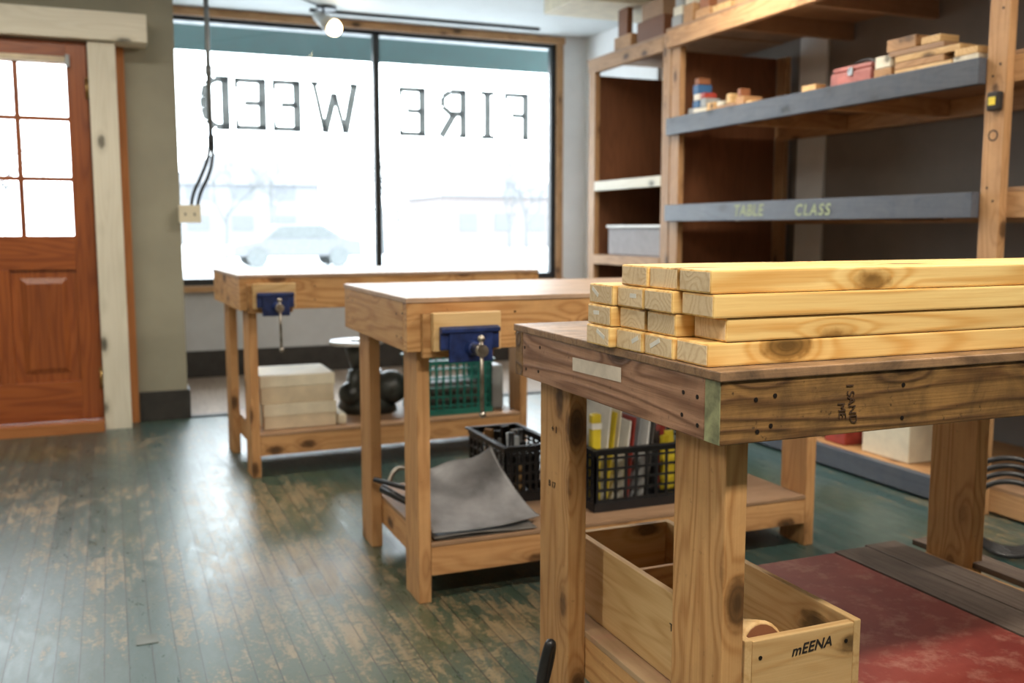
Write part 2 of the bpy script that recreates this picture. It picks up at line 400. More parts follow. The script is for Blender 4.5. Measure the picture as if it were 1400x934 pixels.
mb.done('window_lettering', M_LETTER, w)

# door -------------------------------------------------------------
d = empty('door_1', (-.52, 5.76, 0))
y0, y1 = 5.735, 5.78
box('stile_right', -.17, -.07, y0, y1, .06, 2.07, W_DOOR, d); box('stile_left', -.98, -.90, y0, y1, .06, 2.07, W_DOOR, d)
box('rail_top', -.90, -.17, y0, y1, 1.955, 2.07, W_DOOR, d); box('rail_lock', -.90, -.17, y0, y1, .88, 1.06, W_DOOR, d)
box('rail_bottom', -.90, -.17, y0, y1, .06, .275, W_DOOR, d); box('stile_mid', -.56, -.49, y0, y1, .275, .88, W_DOOR, d)
for i, (a, b) in enumerate(((-.49,-.17),(-.90,-.56))):
    box('panel_recess_%d' % i, a, b, y0+.018, y1-.01, .275, .88, W_DOOR, d, 0, axis=2)
    m = MB(); g = .045
    o = [(a+g,.275+g),(b-g,.275+g),(b-g,.88-g),(a+g,.88-g)]; g2 = .075
    n = [(a+g2,.275+g2),(b-g2,.275+g2),(b-g2,.88-g2),(a+g2,.88-g2)]
    vo = [m.bm.verts.new((x, y0+.0175, z)) for x, z in o]; vi = [m.bm.verts.new((x, y0+.005, z)) for x, z in n]
    m.bm.faces.new(vi)
    for k in range(4): m.bm.faces.new([vo[k], vo[(k+1)%4], vi[(k+1)%4], vi[k]])
    m.done('raised_panel_%d' % i, W_DOOR[2], d)
for i, x in enumerate((-.412, -.665)): box('muntin_v%d' % i, x-.013, x+.013, y0+.006, y1-.006, 1.06, 1.955, W_DOOR, d)
for i, z in enumerate((1.358, 1.672)): box('muntin_h%d' % i, -.90, -.17, y0+.007, y1-.007, z-.012, z+.012, W_DOOR, d)
m = MB(); m.poly([(-.90,5.76,1.06),(-.17,5.76,1.06),(-.17,5.76,1.955),(-.90,5.76,1.955)]); m.done('door_glass', M_GLASS, d)
cyl('roller_blind', (-.88, 5.722, 1.975), (-.17, 5.722, 1.975), .017, M_CREAM2, d)
box('blind_bracket', -.17, -.15, 5.70, 5.735, 1.94, 2.0, M_GREYP, d)
for i, z in enumerate((1.83, .28)):
    cyl('hinge_%d' % i, (-.072, 5.728, z-.05), (-.072, 5.728, z+.05), .009, M_BRASS, d)
    cyl('hinge_pin_%d' % i, (-.072, 5.728, z+.05), (-.072, 5.728, z+.062), .006, M_BRASS, d)
df = empty('trim_door_casing', (-.5, 5.75, 0))
box('jamb_right', -.062, .075, 5.70, 5.88, 0, 2.075, W_TRIM, df); box('jamb_left', -1.13, -.985, 5.70, 5.88, 0, 2.075, W_TRIM, df)
box('head_board', -1.3, .235, 5.66, 5.88, 2.08, 2.225, W_TRIM, df)
box('head_jamb', -.985, -.062, 5.78, 5.88, 2.04, 2.08, W_ORNG, df)
box('stop_right', -.09, -.062, 5.785, 5.88, .06, 2.04, W_ORNG, df); box('stop_left', -.985, -.96, 5.785, 5.88, .06, 2.04, W_ORNG, df)
box('threshold', -.985, -.064, 5.64, 5.88, 0, .055, W_ORNG, df)
box('trim_4', .077, .118, 5.845, 5.88, 0, 2.078, W_ORNG)

# conduit, cord and outlet
c = empty('hanging_outlet_conduit', (.50, 5.80, 0))
cyl('pipe', (.556, 5.80, 1.60), (.556, 5.80, CZ), .014, M_PIPE, c)
cyl('pipe_coupling', (.556, 5.80, 1.95), (.556, 5.80, 2.0), .019, M_PIPE, c)
cyl('pipe_end', (.556, 5.80, 1.57), (.556, 5.80, 1.61), .018, M_CORD, c)
tube('cord_a', [(.550,5.80,1.62),(.548,5.80,1.52),(.52,5.81,1.44),(.475,5.83,1.34),(.45,5.85,1.29),(.44,5.85,1.22)], .010, M_CORD, c)
tube('cord_b', [(.566,5.80,1.62),(.566,5.80,1.52),(.555,5.80,1.44),(.525,5.82,1.36),(.485,5.85,1.29),(.475,5.85,1.22)], .010, M_CORD, c)
box('outlet_box', .375, .485, 5.82, 5.88, 1.135, 1.225, M_OUTLET, c, .006)
box('cover_plate', .37, .49, 5.813, 5.82, 1.13, 1.23, M_OUTLET, c, .003)
for i, x in enumerate((.405, .455)): box('socket_%d' % i, x-.004, x+.004, 5.811, 5.814, 1.17, 1.185, M_INK, c, 0)

# track light
t = empty('track_light', (2.2, 7.2, CZ))
box('track', 1.40, 3.20, 7.19, 7.21, CZ-.022, CZ, M_BLACK, t)
cyl('ceiling_plate', (1.50,7.10,CZ-.02), (1.50,7.10,CZ), .07, M_BLACK, t)
cyl('stem', (1.47,7.06,2.54), (1.47,7.06,CZ-.01), .008, M_BLACK, t)
m = MB(); m.cyl((1.43,7.11,2.60), (1.52,6.98,2.50), .035, .062); m.done('lamp_head', M_LAMPW, t, True)
m = MB(); m.sph((1.525,6.972,2.493), .054, (1,1,1)); m.done('bulb', M_BULB, t, True)
tube('cable', [(.56,5.9,CZ-.01),(.9,6.4,CZ-.02),(1.3,6.9,CZ-.01),(1.5,7.1,CZ-.01)], .006, M_CORD, t)

# ------------------------------------------------------------------ BENCHES
def screws(parent, pts, face):
    m = MB()
    for p in pts:
        p = Vector(p) + Vector((random.uniform(-.006,.006) if face == 'F' else 0, random.uniform(-.008,.008) if face == 'L' else 0, random.uniform(-.008,.008)))
        n = Vector((-1,0,0)) if face == 'L' else Vector((0,-1,0))
        m.cyl(p - n*.001, p + n*.0008, .0034, seg=10)
    m.done('screws_' + face, M_SCREW, parent)
def bench(name, x0, x1, y0, y1, h, ah, sz, mats, rz=0, origin=None, red=False):
    top, front, end, leg, shelf, rail = mats
    e = empty(name, origin or (x0, y0, 0), rz)
    T = .014; a = h-T
    box('top_panel', x0-.003, x1+.003, y0-.003, y1+.003, a, h, top, e, .002)
    box('apron_front', x0, x1, y0, y0+.038, a-ah, a, front, e); box('apron_back', x0, x1, y1-.038, y1, a-ah, a, front, e)
    box('apron_left', x0, x0+.038, y0+.039, y1-.039, a-ah, a, end, e); box('apron_right', x1-.038, x1, y0+.039, y1-.039, a-ah, a, end, e)
    k = .0395
    for i, (lx, ly) in enumerate(((x0+k, y0+k), (x0+k, y1-k-.138), (x1-k-.038, y0+k), (x1-k-.038, y1-k-.138))):
        box('leg_%d' % (i+1), lx, lx+.038, ly, ly+.138, 0, a-.001, leg, e, .003)
    box('rail_front', x0+k+.039, x1-k-.039, y0+k+.002, y0+k+.04, sz-.10, sz-.013, rail, e)
    box('rail_back', x0+k+.039, x1-k-.039, y1-k-.04, y1-k-.002, sz-.10, sz-.013, rail, e)
    box('rail_left', x0+k+.039, x0+k+.077, y0+k+.042, y1-k-.042, sz-.10, sz-.013, rail, e)
    box('rail_right', x1-k-.077, x1-k-.039, y0+k+.042, y1-k-.042, sz-.10, sz-.013, rail, e)
    if not red:
        box('shelf_panel', x0+k+.0385, x1-k-.0385, y0+k, y1-k, sz-.0125, sz, shelf, e)
    pts = []
    for xx in (x0+.06, x0+.09, x0+.33, (x0+x1)/2, x1-.08):
        for zz in (a-ah*.25, a-ah*.75): pts.append((xx, y0, zz))
    screws(e, pts, 'F')
    screws(e, [(x0, yy, zz) for yy in (y0+.05, y0+.10, y1-.12, y1-.05) for zz in (a-ah*.25, a-ah*.75)], 'L')
    return e

def vise(name, xc, yf, zt, w=.19, parent=None):
    e = empty(name, (xc, yf, zt))
    box('wood_backing', xc-w*.62, xc+w*.5, yf-.022, yf-.0005, zt-.125, zt, W_BENCH, e, .003)
    box('wood_jaw', xc-w*.5, xc+w*.56, yf-.050, yf-.024, zt-.105, zt+.003, W_BOX, e, .003)
    m = MB()
    m.box(xc-w*.42, xc+w*.5, yf-.066, yf-.051, zt-.10, zt-.035)
    m.box(xc-w*.30, xc+w*.38, yf-.074, yf-.064, zt-.135, zt-.045)
    m.box(xc-w*.42, xc+w*.5, yf-.078, yf-.064, zt-.052, zt-.038)
    m.cyl((xc+.01, yf-.066, zt-.095), (xc+.01, yf-.095, zt-.095), .024, .018)
    m.done('jaw_casting', M_BLUE, e, False, .003)
    m = MB()
    m.cyl((xc+.01, yf-.09, zt-.095), (xc+.01, yf-.150, zt-.095), .012)
    m.cyl((xc+.01, yf-.128, zt-.095), (xc+.01, yf-.158, zt-.095), .017)
    m.done('screw_boss', M_STEEL, e, True)
    m = MB()
    m.cyl((xc+.01, yf-.145, zt-.065), (xc+.013, yf-.145, zt-.27), .0055)
    m.sph((xc+.013, yf-.145, zt-.272), .010); m.sph((xc+.01, yf-.145, zt-.062), .010)
    m.cyl((xc-.06, yf-.06, zt-.09), (xc-.06, yf-.025, zt-.09), .009); m.cyl((xc+.08, yf-.06, zt-.09), (xc+.08, yf-.025, zt-.09), .009)
    m.done('handle_bar', M_STEEL, e, True)
    return e

# near bench
BX0, BX1, BY0, BY1, BH = .768, 1.955, 1.11, 1.845, .904
b3 = bench('workbench', BX0, BX1, BY0, BY1, BH, .090, .30, (W_TOPD, W_OLD, W_PINK, W_BENCH, W_TOP, W_BENCH), red=True)
box('shelf_panel_red', .845, 1.63, 1.15, 1.855, .2875, .300, M_RED, b3, .002)
for i, (xa, xb) in enumerate(((1.634,1.735),(1.739,1.836))):
    box('shelf_board_%d' % i, xa, xb, 1.152, 1.86+.01*i, .2875, .302, W_BOARD, b3, .002)
box('shelf_board_2', 1.885, 1.955, 1.152, 1.86, .2875, .302, W_BOARD, b3, .002)
box('apron_end_grain', BX0-.001, BX0+.001, BY0+.001, BY0+.037, BH-.014-.089, BH-.0145, M_GREENEND, b3, 0)
box('tape_label', BX0-.0015, BX0-.0005, 1.392, 1.572, .846, .870, M_TAPE, b3, 0, rot=(math.radians(-1.5),0,0))
text('marker_text_a', 'I SAND\n  ME', (.985, 1.1088, .844), (math.pi/2, math.radians(80), 0), .019, M_INK2, b3, .2)
text('marker_text_b', '+ 1', (.8065, 1.735, .70), ROT_L, .02, M_INK, b3)
text('marker_text_c', 'B 17', (.8065, 1.745, .585), ROT_L, .018, M_INK, b3)
# middle bench
b2 = bench('workbench', .758, 2.27, 2.61, 3.385, .906, .138, .180, (W_TOP, W_BENCH, W_BENCH, W_BENCH2, W_PLYU, W_BENCH2))
vise('bench_vise', .915, 2.609, .863)
# far bench
b1 = bench('workbench', .505, 1.93, 4.28, 5.03, .900, .138, .195, (W_TOP, W_BENCH, W_BENCH, W_BENCH2, W_PLYU, W_BENCH2), rz=math.radians(2.5))
vise('bench_vise', .64, 4.278, .862, .17)

# ------------------------------------------------------------------ lumber stack
ls = empty('lumber_stack', (.78, 1.3, BH))
th, wd = .0345, .083
offs = {0: [.772, .802, .778, .776], 1: [.768, .772, .766, .775], 2: [.764, .770, .765, .772], 3: [.752, .754, .757]}
for ci in range(4):
    yb = 1.152 + ci*.0845
    for ri, x in enumerate(offs[ci]):
        z0 = BH + ri*th + .0005
        yj = random.uniform(-.0008, .0008) + (random.uniform(-.006, .0) if ci == 0 else 0)
        L = 1.12 + random.uniform(-.01, .03)
        z1 = z0+th-.0010
        box('board_%d_%d' % (ci, ri), x, x+L, yb+yj, yb+wd+yj, z0, z1, W_LUMBER, ls, .0030)
        box('board_end_%d_%d' % (ci, ri), x-.0006, x+.0005, yb+.003+yj, yb+wd-.003+yj, z0+.003, z1-.003, W_END[0], ls, 0)
m = MB()
for (ci, ri, dy, l) in ((3,0,.03,.03),(3,2,.06,.025),(3,1,.05,.02),(2,2,.03,.02),(1,0,.05,.03),(2,0,.02,.022)):
    xx = offs[ci][ri]; yy = 1.152+ci*.0845+dy; zz = BH+ri*th+.02
    m.box(xx-.0010, xx-.0006, yy-l/2, yy+l/2, zz-.003, zz+.004, Matrix.Translation((0,yy,zz)) @ Matrix.Rotation(random.uniform(-.5,.5),4,'X') @ Matrix.Translation((0,-yy,-zz)))
m.done('chalk_smears', M_PAPER, ls)

# ------------------------------------------------------------------ wooden crate + mallet under near bench
wc = empty('wooden_crate', (1.0, 1.5, .301))
zx0, zx1 = .302, .462
cx0, cx1, cy0, cy1 = .886, 1.115, 1.20, 1.800
box('side_left', cx0, cx0+.014, cy0, cy1, zx0, zx1, W_BOX, wc); box('side_right', cx1-.014, cx1, cy0, cy1, zx0, zx1, W_BOX, wc)
box('end_front', cx0+.0145, cx1-.0145, cy0, cy0+.016, zx0, zx1-.003, W_BOX, wc); box('end_back', cx0+.0145, cx1-.0145, cy1-.016, cy1, zx0, zx1, W_BOX, wc)
box('bottom', cx0+.0145, cx1-.0145, cy0+.017, cy1-.017, zx0, zx0+.010, W_BOX, wc)
box('divider', cx0+.0145, cx1-.0145, 1.60, 1.612, zx0+.011, zx1-.025, W_BENCH, wc)
text('name_label', 'mEENA', (1.015, cy0-.0006, .432), (math.pi/2, math.radians(-4), 0), .024, M_INK, wc, .3, 1.05, .0004)
text('side_marks', 'THP', (cx0-.0006, 1.40, .40), ROT_L, .02, M_INK, wc)
m = MB()
for xx, zz in ((cx0+.03,.33),(cx0+.03,.43),(cx1-.03,.33),(cx1-.03,.43)): m.cyl((xx,cy0-.0008,zz),(xx,cy0+.001,zz),.0035,seg=10)
m.done('crate_screws', M_SCREW, wc)
ml = empty('carving_mallet', (.98, 1.33, .42))
m = MB(); m.cyl((.955,1.245,.425), (.965,1.38,.385), .040, .036); m.cyl((.965,1.38,.385), (.975,1.52,.345), .014, .016); m.done('mallet_body', W_BOX[1], ml, True, .004)
m = MB(); m.cyl((.9549,1.2435,.4253), (.955,1.246,.4247), .034); m.done('mallet_face', M_BURN, ml, True)
ch = empty('wood_chisel', (1.06, 1.7, .32))
m = MB(); m.cyl((1.06,1.63,.335),(1.055,1.73,.335),.013,.011); m.done('handle', W_DOOR[1], ch, True)
box('blade', 1.050, 1.062, 1.73, 1.775, .333, .337, M_STEEL, ch, 0)
box('scrap_block', .92, .98, 1.64, 1.76, .3125, .38, W_BENCH, bev=.003)

# black clamp standing near the back-left leg
sc = empty('black_clamp', (.70, 1.6, 0))
tube('strap', [(.64,1.62,.01),(.665,1.58,.12),(.70,1.56,.24),(.717,1.55,.33),(.712,1.54,.36),(.70,1.55,.30),(.695,1.57,.2),(.675,1.6,.02)], .010, M_BPLAST, sc)
box('clamp_foot', .63, .70, 1.58, 1.65, 0, .03, M_BPLAST, sc, .006)

# ------------------------------------------------------------------ crates / bits
def crate(name, x0, x1, y0, y1, z0, z1, mat, nv=7, nh=4, t=.006):
    e = MB()
    e.box(x0, x1, y0, y1, z0, z0+.006)
    for z, hh in ((z1-.022, .022), (z0, .03)):
        e.box(x0-.003, x1+.003, y0-.003, y0+t, z, z+hh); e.box(x0-.003, x1+.003, y1-t, y1+.003, z, z+hh)
        e.box(x0-.003, x0+t, y0, y1, z, z+hh); e.box(x1-t, x1+.003, y0, y1, z, z+hh)
    e.box(x0-.012, x1+.012, y0-.012, y0+.002, z1-.006, z1); e.box(x0-.012, x1+.012, y1-.002, y1+.012, z1-.006, z1)
    e.box(x0-.012, x0+.002, y0, y1, z1-.006, z1); e.box(x1-.002, x1+.012, y0, y1, z1-.006, z1)
    for (a0, a1, n, ax) in ((x0, x1, nv, 0), (y0, y1, nv, 1)):
        for i in range(n+1):
            p = a0 + (a1-a0)*i/n; h = .005 if 0 < i < n else .014
            for q in ((y0, y1-t) if ax == 0 else (x0, x1-t)):
                if ax == 0: e.box(max(x0, p-h), min(x1, p+h), q, q+t, z0, z1)
                else: e.box(q, q+t, max(y0, p-h), min(y1, p+h), z0, z1)
    for j in range(1, nh):
        z = z0+(z1-z0)*j/nh
        e.box(x0, x1, y0+.001, y0+t-.001, z-.004, z+.004); e.box(x0, x1, y1-t+.001, y1-.001, z-.004, z+.004)
        e.box(x0+.001, x0+t-.001, y0, y1, z-.004, z+.004); e.box(x1-t+.001, x1-.001, y0, y1, z-.004, z+.004)
    return e.done(name, mat)
# on the far bench shelf
S1 = .196
crate('teal_plastic_crate', 1.36, 1.72, 4.43, 4.76, S1, S1+.27, M_TEAL, 10, 6, .009)
carton_cloth = box('folded_drop_cloth', 1.40, 1.69, 4.48, 4.72, S1+.012, S1+.15, M_RUBBER2, bev=.03)
def carton(name, x0, x1, y0, y1, z0, z1):
    e = empty(name, (x0, y0, z0))
    box('tray', x0, x1, y0, y1, z0, z1-.035, M_CREAM2, e, .004); box('lid', x0-.004, x1+.004, y0-.004, y1+.004, z1-.055, z1, M_CREAM, e, .005)
carton('cardboard_box', .610, .935, 4.40, 4.72, S1, S1+.115); carton('cardboard_box', .600, .93, 4.41, 4.73, S1+.1155, S1+.245)
box('folded_cloth', .945, .985, 4.40, 4.58, S1, S1+.05, M_CREAM, bev=.012)
pw = empty('banding_wheel', (1.14, 4.72, S1))
m = MB(); m.cyl((1.16,4.72,S1), (1.16,4.72,S1+.07), .15, .13, 32); m.cyl((1.16,4.72,S1+.07), (1.15,4.72,S1+.20), .13, .08, 32)
m.cyl((1.15,4.72,S1+.2), (1.12,4.72,S1+.335), .06, .07, 24); m.sph((1.26,4.64,S1+.12), .085, (1,1,1)); m.sph((1.06,4.64,S1+.10), .06)
m.box(1.05,1.10,4.60,4.64,S1+.1,S1+.22); m.done('base', M_IRON, pw, True)
cyl('turntable_disc', (1.11,4.72,S1+.335), (1.11,4.72,S1+.352), .13, M_WHITE, pw, seg=40)
cyl('disc_hub', (1.11,4.72,S1+.352), (1.11,4.72,S1+.360), .03, M_STEEL, pw)
gb = MB(); gb.box(1.742,1.81,4.50,4.70,S1,S1+.22); gb.done('grey_storage_bin', M_GREYP, None, False, .01)
# on the middle bench shelf
S2 = .181
crate('black_plastic_crate', 1.19, 1.375, 2.95, 3.30, S2, .375, M_BPLAST, 8, 6, .006)
crate('black_plastic_crate', 1.42, 1.88, 2.74, 3.10, S2, .39, M_BPLAST, 12, 6, .006)
def tools(name, x0, x1, y0, y1, z, cols, n=14, hmin=.12, hmax=.26, tilt=.03):
    e = empty(name, ((x0+x1)/2, (y0+y1)/2, z))
    for i in range(n):
        x = random.uniform(x0, x1); y = random.uniform(y0, y1); hh = random.uniform(hmin, hmax)
        mt = random.choice(cols)
        if random.random() < .5: box('item_%d' % i, x-.016, x+.016, y-.008, y+.008, z+.006, z+hh, mt, e, .003, rot=(random.uniform(-.08,.08), random.uniform(-.08,.08), random.uniform(-1,1)))
        else: cyl('item_%d' % i, (x, y, z+.004), (x+random.uniform(-tilt,tilt), y+random.uniform(-tilt,tilt), z+hh), random.uniform(.008,.015), mt, e)
    return e
tools('hand_tools', 1.235, 1.33, 3.0, 3.25, S2+.012, [M_BPLAST, M_STEEL, W_BOX[2], W_BENCH[2], M_GREYP, M_RUBBER2, M_BPLAST], 18, .10, .22, .015)
tools('sanding_supplies', 1.70, 1.83, 2.80, 3.04, S2+.012, [M_RUBBER2, M_BPLAST, M_STEEL, M_REDP, M_GREYP, M_YEL], 16, .16, .28, .02)
bk = empty('sandpaper_sheets', (1.56, 2.9, S2))
for i in range(8):
    x = 1.485+i*.025
    box('sheet_%d' % i, x, x+.005, 2.79+.01*(i%3), 3.02, S2+.012, S2+random.uniform(.28,.335), [M_PAPER, M_YEL, M_CREAM, M_PAPER, M_REDP, M_GREYP, M_WHITE, M_RUBBER2][i], bk, .001, rot=(0, .10+.02*(i%2), 0))
yb_ = empty('yellow_bottle', (1.44, 2.80, S2))
m = MB(); m.box(1.432,1.466,2.785,2.815,S2+.008,S2+.315); m.done('body', M_YEL, yb_, False, .006)
m = MB(); m.box(1.431,1.467,2.784,2.816,S2+.265,S2+.285); m.done('label', M_PAPER, yb_)
# curled sheets
def sheet(name, fz, mat, nx=40, ny=40, th=.003):
    bm = bmesh.new(); g = []
    c = Vector(fz(.5,.5))
    for j in range(ny+1):
        g.append([bm.verts.new(Vector(fz(i/nx, j/ny))-c) for i in range(nx+1)])
    for j in range(ny):
        for i in range(nx): bm.faces.new((g[j][i], g[j][i+1], g[j+1][i+1], g[j+1][i]))
    me = bpy.data.meshes.new(name); bm.to_mesh(me); bm.free(); me.materials.append(mat)
    for p in me.polygons: p.use_smooth = True
    ob = bpy.data.objects.new(name, me); COL.objects.link(ob); ob.location = c
    s = ob.modifiers.new('s', 'SOLIDIFY'); s.thickness = th; s.offset = 1
    return ob
FL, FR, BR, BL = Vector((.845,2.665,.205)), Vector((1.215,2.72,.200)), Vector((1.125,2.93,.40)), Vector((.90,3.06,.335))
def f_curl(u, v):
    a = FL.lerp(FR, u); b = BL.lerp(BR, u**1.2); p = a.lerp(b, v)
    p.z = a.z + (b.z-a.z)*(v**1.4) + .012*math.sin(u*9+1+v*2)*v - .07*v*math.sin(math.pi*u)*.6
    p.y += .03*math.sin(math.pi*u)*(1-v)*-1 - .02*v*v
    return p
sheet('vinyl_sheet', f_curl, M_RUBBER)
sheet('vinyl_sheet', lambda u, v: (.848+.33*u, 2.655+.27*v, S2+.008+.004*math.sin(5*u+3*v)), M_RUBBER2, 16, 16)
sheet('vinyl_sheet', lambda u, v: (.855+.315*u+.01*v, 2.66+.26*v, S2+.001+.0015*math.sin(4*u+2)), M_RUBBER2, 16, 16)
# bar clamp at left of middle shelf
bc = empty('bar_clamp', (.86, 3.1, S2))
cyl('clamp_bar', (.80, 3.17, .25), (.97, 3.0, .215), .009, M_BPLAST, bc); cyl('clamp_handle', (.805,3.08,.24), (.86,2.97,.215), .015, M_BPLAST, bc, .010)
tube('hook', [(.84,3.13,.24),(.86,3.16,.28),(.90,3.15,.30),(.93,3.10,.27),(.92,3.04,.23)], .008, M_STEEL, bc)

# ------------------------------------------------------------------ SHELVING on right wall
XS = 3.06; XB = 3.86
sb = empty('storage_shelving', (XS, 4.0, 0))
YA, YM, YR, YE = 6.06, 4.99, 2.68, .9
def post(nm, x, y, h=2.22, mat=W_SHELF, wx=.038, wy=.089): box(nm, x, x+wx, y, y+wy, 0, h, mat, sb)
post('post_far', XS, 5.96); post('post_mid_a', XS, 5.005); post('post_mid_b', XS, 4.905, 2.13)
post('post_near', XS, YR, 2.66); post('post_end', XS, YE, 2.66)
for i, y in enumerate((5.96, 4.905, YR, YE)): post('post_back_%d' % i, XB-.06, y, 2.12)
box('panel_end_far', XS+.039, XB-.061, 6.0, 6.018, 0, 2.12, W_PLYB, sb, 0, axis=2)
box('panel_mid', XS+.039, XB-.061, 4.995, 5.01, 0, 2.12, W_PLYB, sb, 0, axis=2)
box('top_front_board_a', XS-.002, XS+.036, 5.095, 6.06, 2.135, 2.215, W_SHELF, sb); box('top_panel_a', XS, XB, 5.01, 6.08, 2.216, 2.232, W_PLYU, sb)
box('top_front_board_b', XS-.04, XS-.002, 2.60, 4.995, 2.130, 2.222, W_SHELF, sb); box('top_panel_b', XS-.04, XB, YE, 5.0, 2.2225, 2.238, W_PLYU, sb)
for i, y in enumerate((4.4, 3.8, 3.2, 2.2)): box('top_joist_%d' % i, XS, XB, y, y+.038, 2.135, 2.222, W_PLYU, sb)
box('shelf_front_a1', XS-.003, XS+.035, 5.095, 5.955, 1.350, 1.412, W_TRIM, sb); box('shelf_a1', XS+.04, XB-.002, 5.02, 5.99, 1.395, 1.411, W_PLYU, sb)
box('shelf_front_a2', XS-.003, XS+.035, 5.095, 5.955, .86, .92, W_SHELF, sb); box('shelf_a2', XS+.04, XB-.002, 5.02, 5.99, .905, .921, W_PLYU, sb)
for i, (z0, z1) in enumerate(((1.635,1.732),(1.139,1.235),(.62,.71),(.012,.10))):
    box('shelf_front_b%d' % i, XS-.04, XS-.001, YR+.09, 4.985, z0, z1, W_GREY, sb, .003)
    box('shelf_b%d' % i, XS+.0, XB-.002, YR+.095, 4.90, z1-.02, z1-.004, W_PLYU if i != 3 else W_BENCH2, sb)
    box('shelf_back_ledger_%d' % i, XB-.11, XB-.065, YR+.095, 4.90, z1-.11, z1-.0215, W_SHELF, sb)
    for j, y in enumerate((4.3, 3.6)): box('joist_%d_%d' % (i, j), XS+.001, XB-.112, y, y+.036, z1-.10, z1-.0205, W_SHELF, sb)
    box('shelf_front_c%d' % i, XS+.04, XS+.078, YE+.09, YR+.085, z0, z1, W_SHELF, sb, .003)
    box('shelf_c%d' % i, XS+.04, XB-.07, YE+.09, YR+.085, z1+.001, z1+.016, W_PLYU, sb)
text('chalk_text_a', 'TABLE', (XS-.0408, 4.17, 1.187), ROT_L, .082, M_CHALK, sb, .15, 1.1, .001)
text('chalk_text_b', 'CLASS', (XS-.0408, 3.68, 1.182), ROT_L, .075, M_CHALK, sb, .2, 1.25, .001)
box('wall_strip_white', 3.865, 3.88, 4.62, 4.86, 0, CZ, M_WALLW, bev=0)
tm = empty('tape_measure', (XS, 2.74, 1.56)); m = MB(); m.box(XS-.03,XS-.001,2.685,2.74,1.53,1.60); m.done('case', M_INK, tm, False, .008)
m = MB(); m.box(XS-.032,XS-.030,2.697,2.728,1.55,1.58); m.done('face', M_YEL, tm, False, .002)
text('post_ring', 'O', (XS-.0006, 2.725, 1.44), ROT_L, .06, M_INK, sb)
m = MB()
for z in (.4,.6,1.2,1.25,1.66,1.70,1.9,2.15,2.2): m.cyl((XS-.0012, YR+.03+.03*(int(z*20)%2), z), (XS+.001, YR+.03+.03*(int(z*20)%2), z), .005, seg=10)
m.done('post_screws', M_SCREW, sb)

# stuff on shelves
def blocks(name, items, z, x=XS+.04):
    e = empty(name, (x, items[0][0], z))
    for i, (y, ww, hh, dd, mt, dz) in enumerate(items):
        box('piece_%d' % i, x, x+dd, y-ww/2, y+ww/2, z+dz+.0008, z+dz+hh, mt, e, .003)
    return e
zsh = 1.7285
blocks('toy_block_stack', [(4.85,.05,.05,.10,M_GREYP,0),(4.79,.06,.045,.10,M_PAPER,0),(4.80,.055,.04,.09,M_BOXBLUE,.046),(4.795,.05,.035,.09,M_PAPER,.087),(4.80,.055,.05,.09,M_BOXBLUE,.123),(4.79,.04,.035,.08,M_BURN,.174),
    (4.725,.06,.04,.12,W_TRIM,0),(4.725,.05,.05,.10,M_GREYP,.041),(4.73,.04,.03,.08,M_REDP,.092)], zsh)
blocks('wood_offcuts', [(4.65,.07,.06,.12,W_BOX,0),(4.57,.08,.03,.12,W_SHELF,0),(4.56,.06,.025,.1,W_TRIM,.031),(4.47,.09,.035,.14,W_PLYU,0),(4.48,.04,.05,.1,W_BOX,.036),(4.38,.07,.06,.12,W_SHELF,0),(4.30,.05,.03,.1,W_BOX,0),(4.385,.03,.04,.06,M_BURN,.061)], zsh)
blocks('wood_offcuts', [(3.34,.10,.05,.2,W_SHELF,0),(3.34,.09,.05,.18,W_TRIM,.051),(3.12,.30,.03,.25,W_BOX,0),(3.14,.26,.028,.2,W_SHELF,.031),(3.10,.34,.026,.2,W_BOX,.06),(3.16,.30,.022,.15,W_PLYU,.087),(3.24,.16,.05,.12,W_SHELF,.110),
    (2.90,.12,.035,.2,W_TRIM,0),(2.90,.11,.028,.2,W_BOX,.036),(3.08,.10,.03,.1,W_BOX,.110)], zsh, XS+.03)
box('wood_block', XS+.04, XS+.10, 3.78, 3.88, zsh+.0005, zsh+.045, W_BOX, bev=.003)
tb = empty('red_toolbox', (XS+.1, 3.5, zsh))
m = MB(); m.box(XS+.04,XS+.20,3.42,3.68,zsh+.001,zsh+.07); m.done('case', M_PINK, tb, False, .008)
m = MB(); m.box(XS+.045,XS+.195,3.425,3.675,zsh+.071,zsh+.095); m.done('lid', M_PINK, tb, False, .01)
box('latch', XS+.034, XS+.04, 3.53, 3.56, zsh+.05, zsh+.085, M_TIN, tb)
tube('carry_handle', [(XS+.12,3.48,zsh+.09),(XS+.12,3.485,zsh+.12),(XS+.12,3.55,zsh+.125),(XS+.12,3.615,zsh+.12),(XS+.12,3.62,zsh+.09)], .006, M_BPLAST, tb)
blocks('wood_offcuts', [(4.92,.10,.06,.2,M_GREYP,0),(4.91,.09,.05,.18,W_TRIM,.061),(4.90,.07,.06,.18,M_GREYP,.112),(4.80,.10,.10,.2,W_SHELF,0),(4.79,.08,.06,.18,W_TRIM,.101),(4.66,.14,.05,.2,W_SHELF,0),(4.64,.09,.07,.15,M_BURN,.051),(4.48,.16,.04,.2,W_BOX,0),(4.47,.10,.06,.15,W_PLYU,.041),(4.30,.12,.08,.2,W_SHELF,0),(4.10,.2,.05,.2,W_BOX,0)], 2.239, XS-.02)
blocks('scrap_boards', [(5.35,.32,.14,.35,W_PLYB,0),(5.70,.22,.10,.3,W_SHELF,0),(5.33,.25,.10,.3,W_PLYU,.141),(5.70,.12,.2,.04,W_PLYB,.101)], 2.233, XS+.06)
sbin = empty('clear_storage_bin', (XS+.2, 5.5, .922))
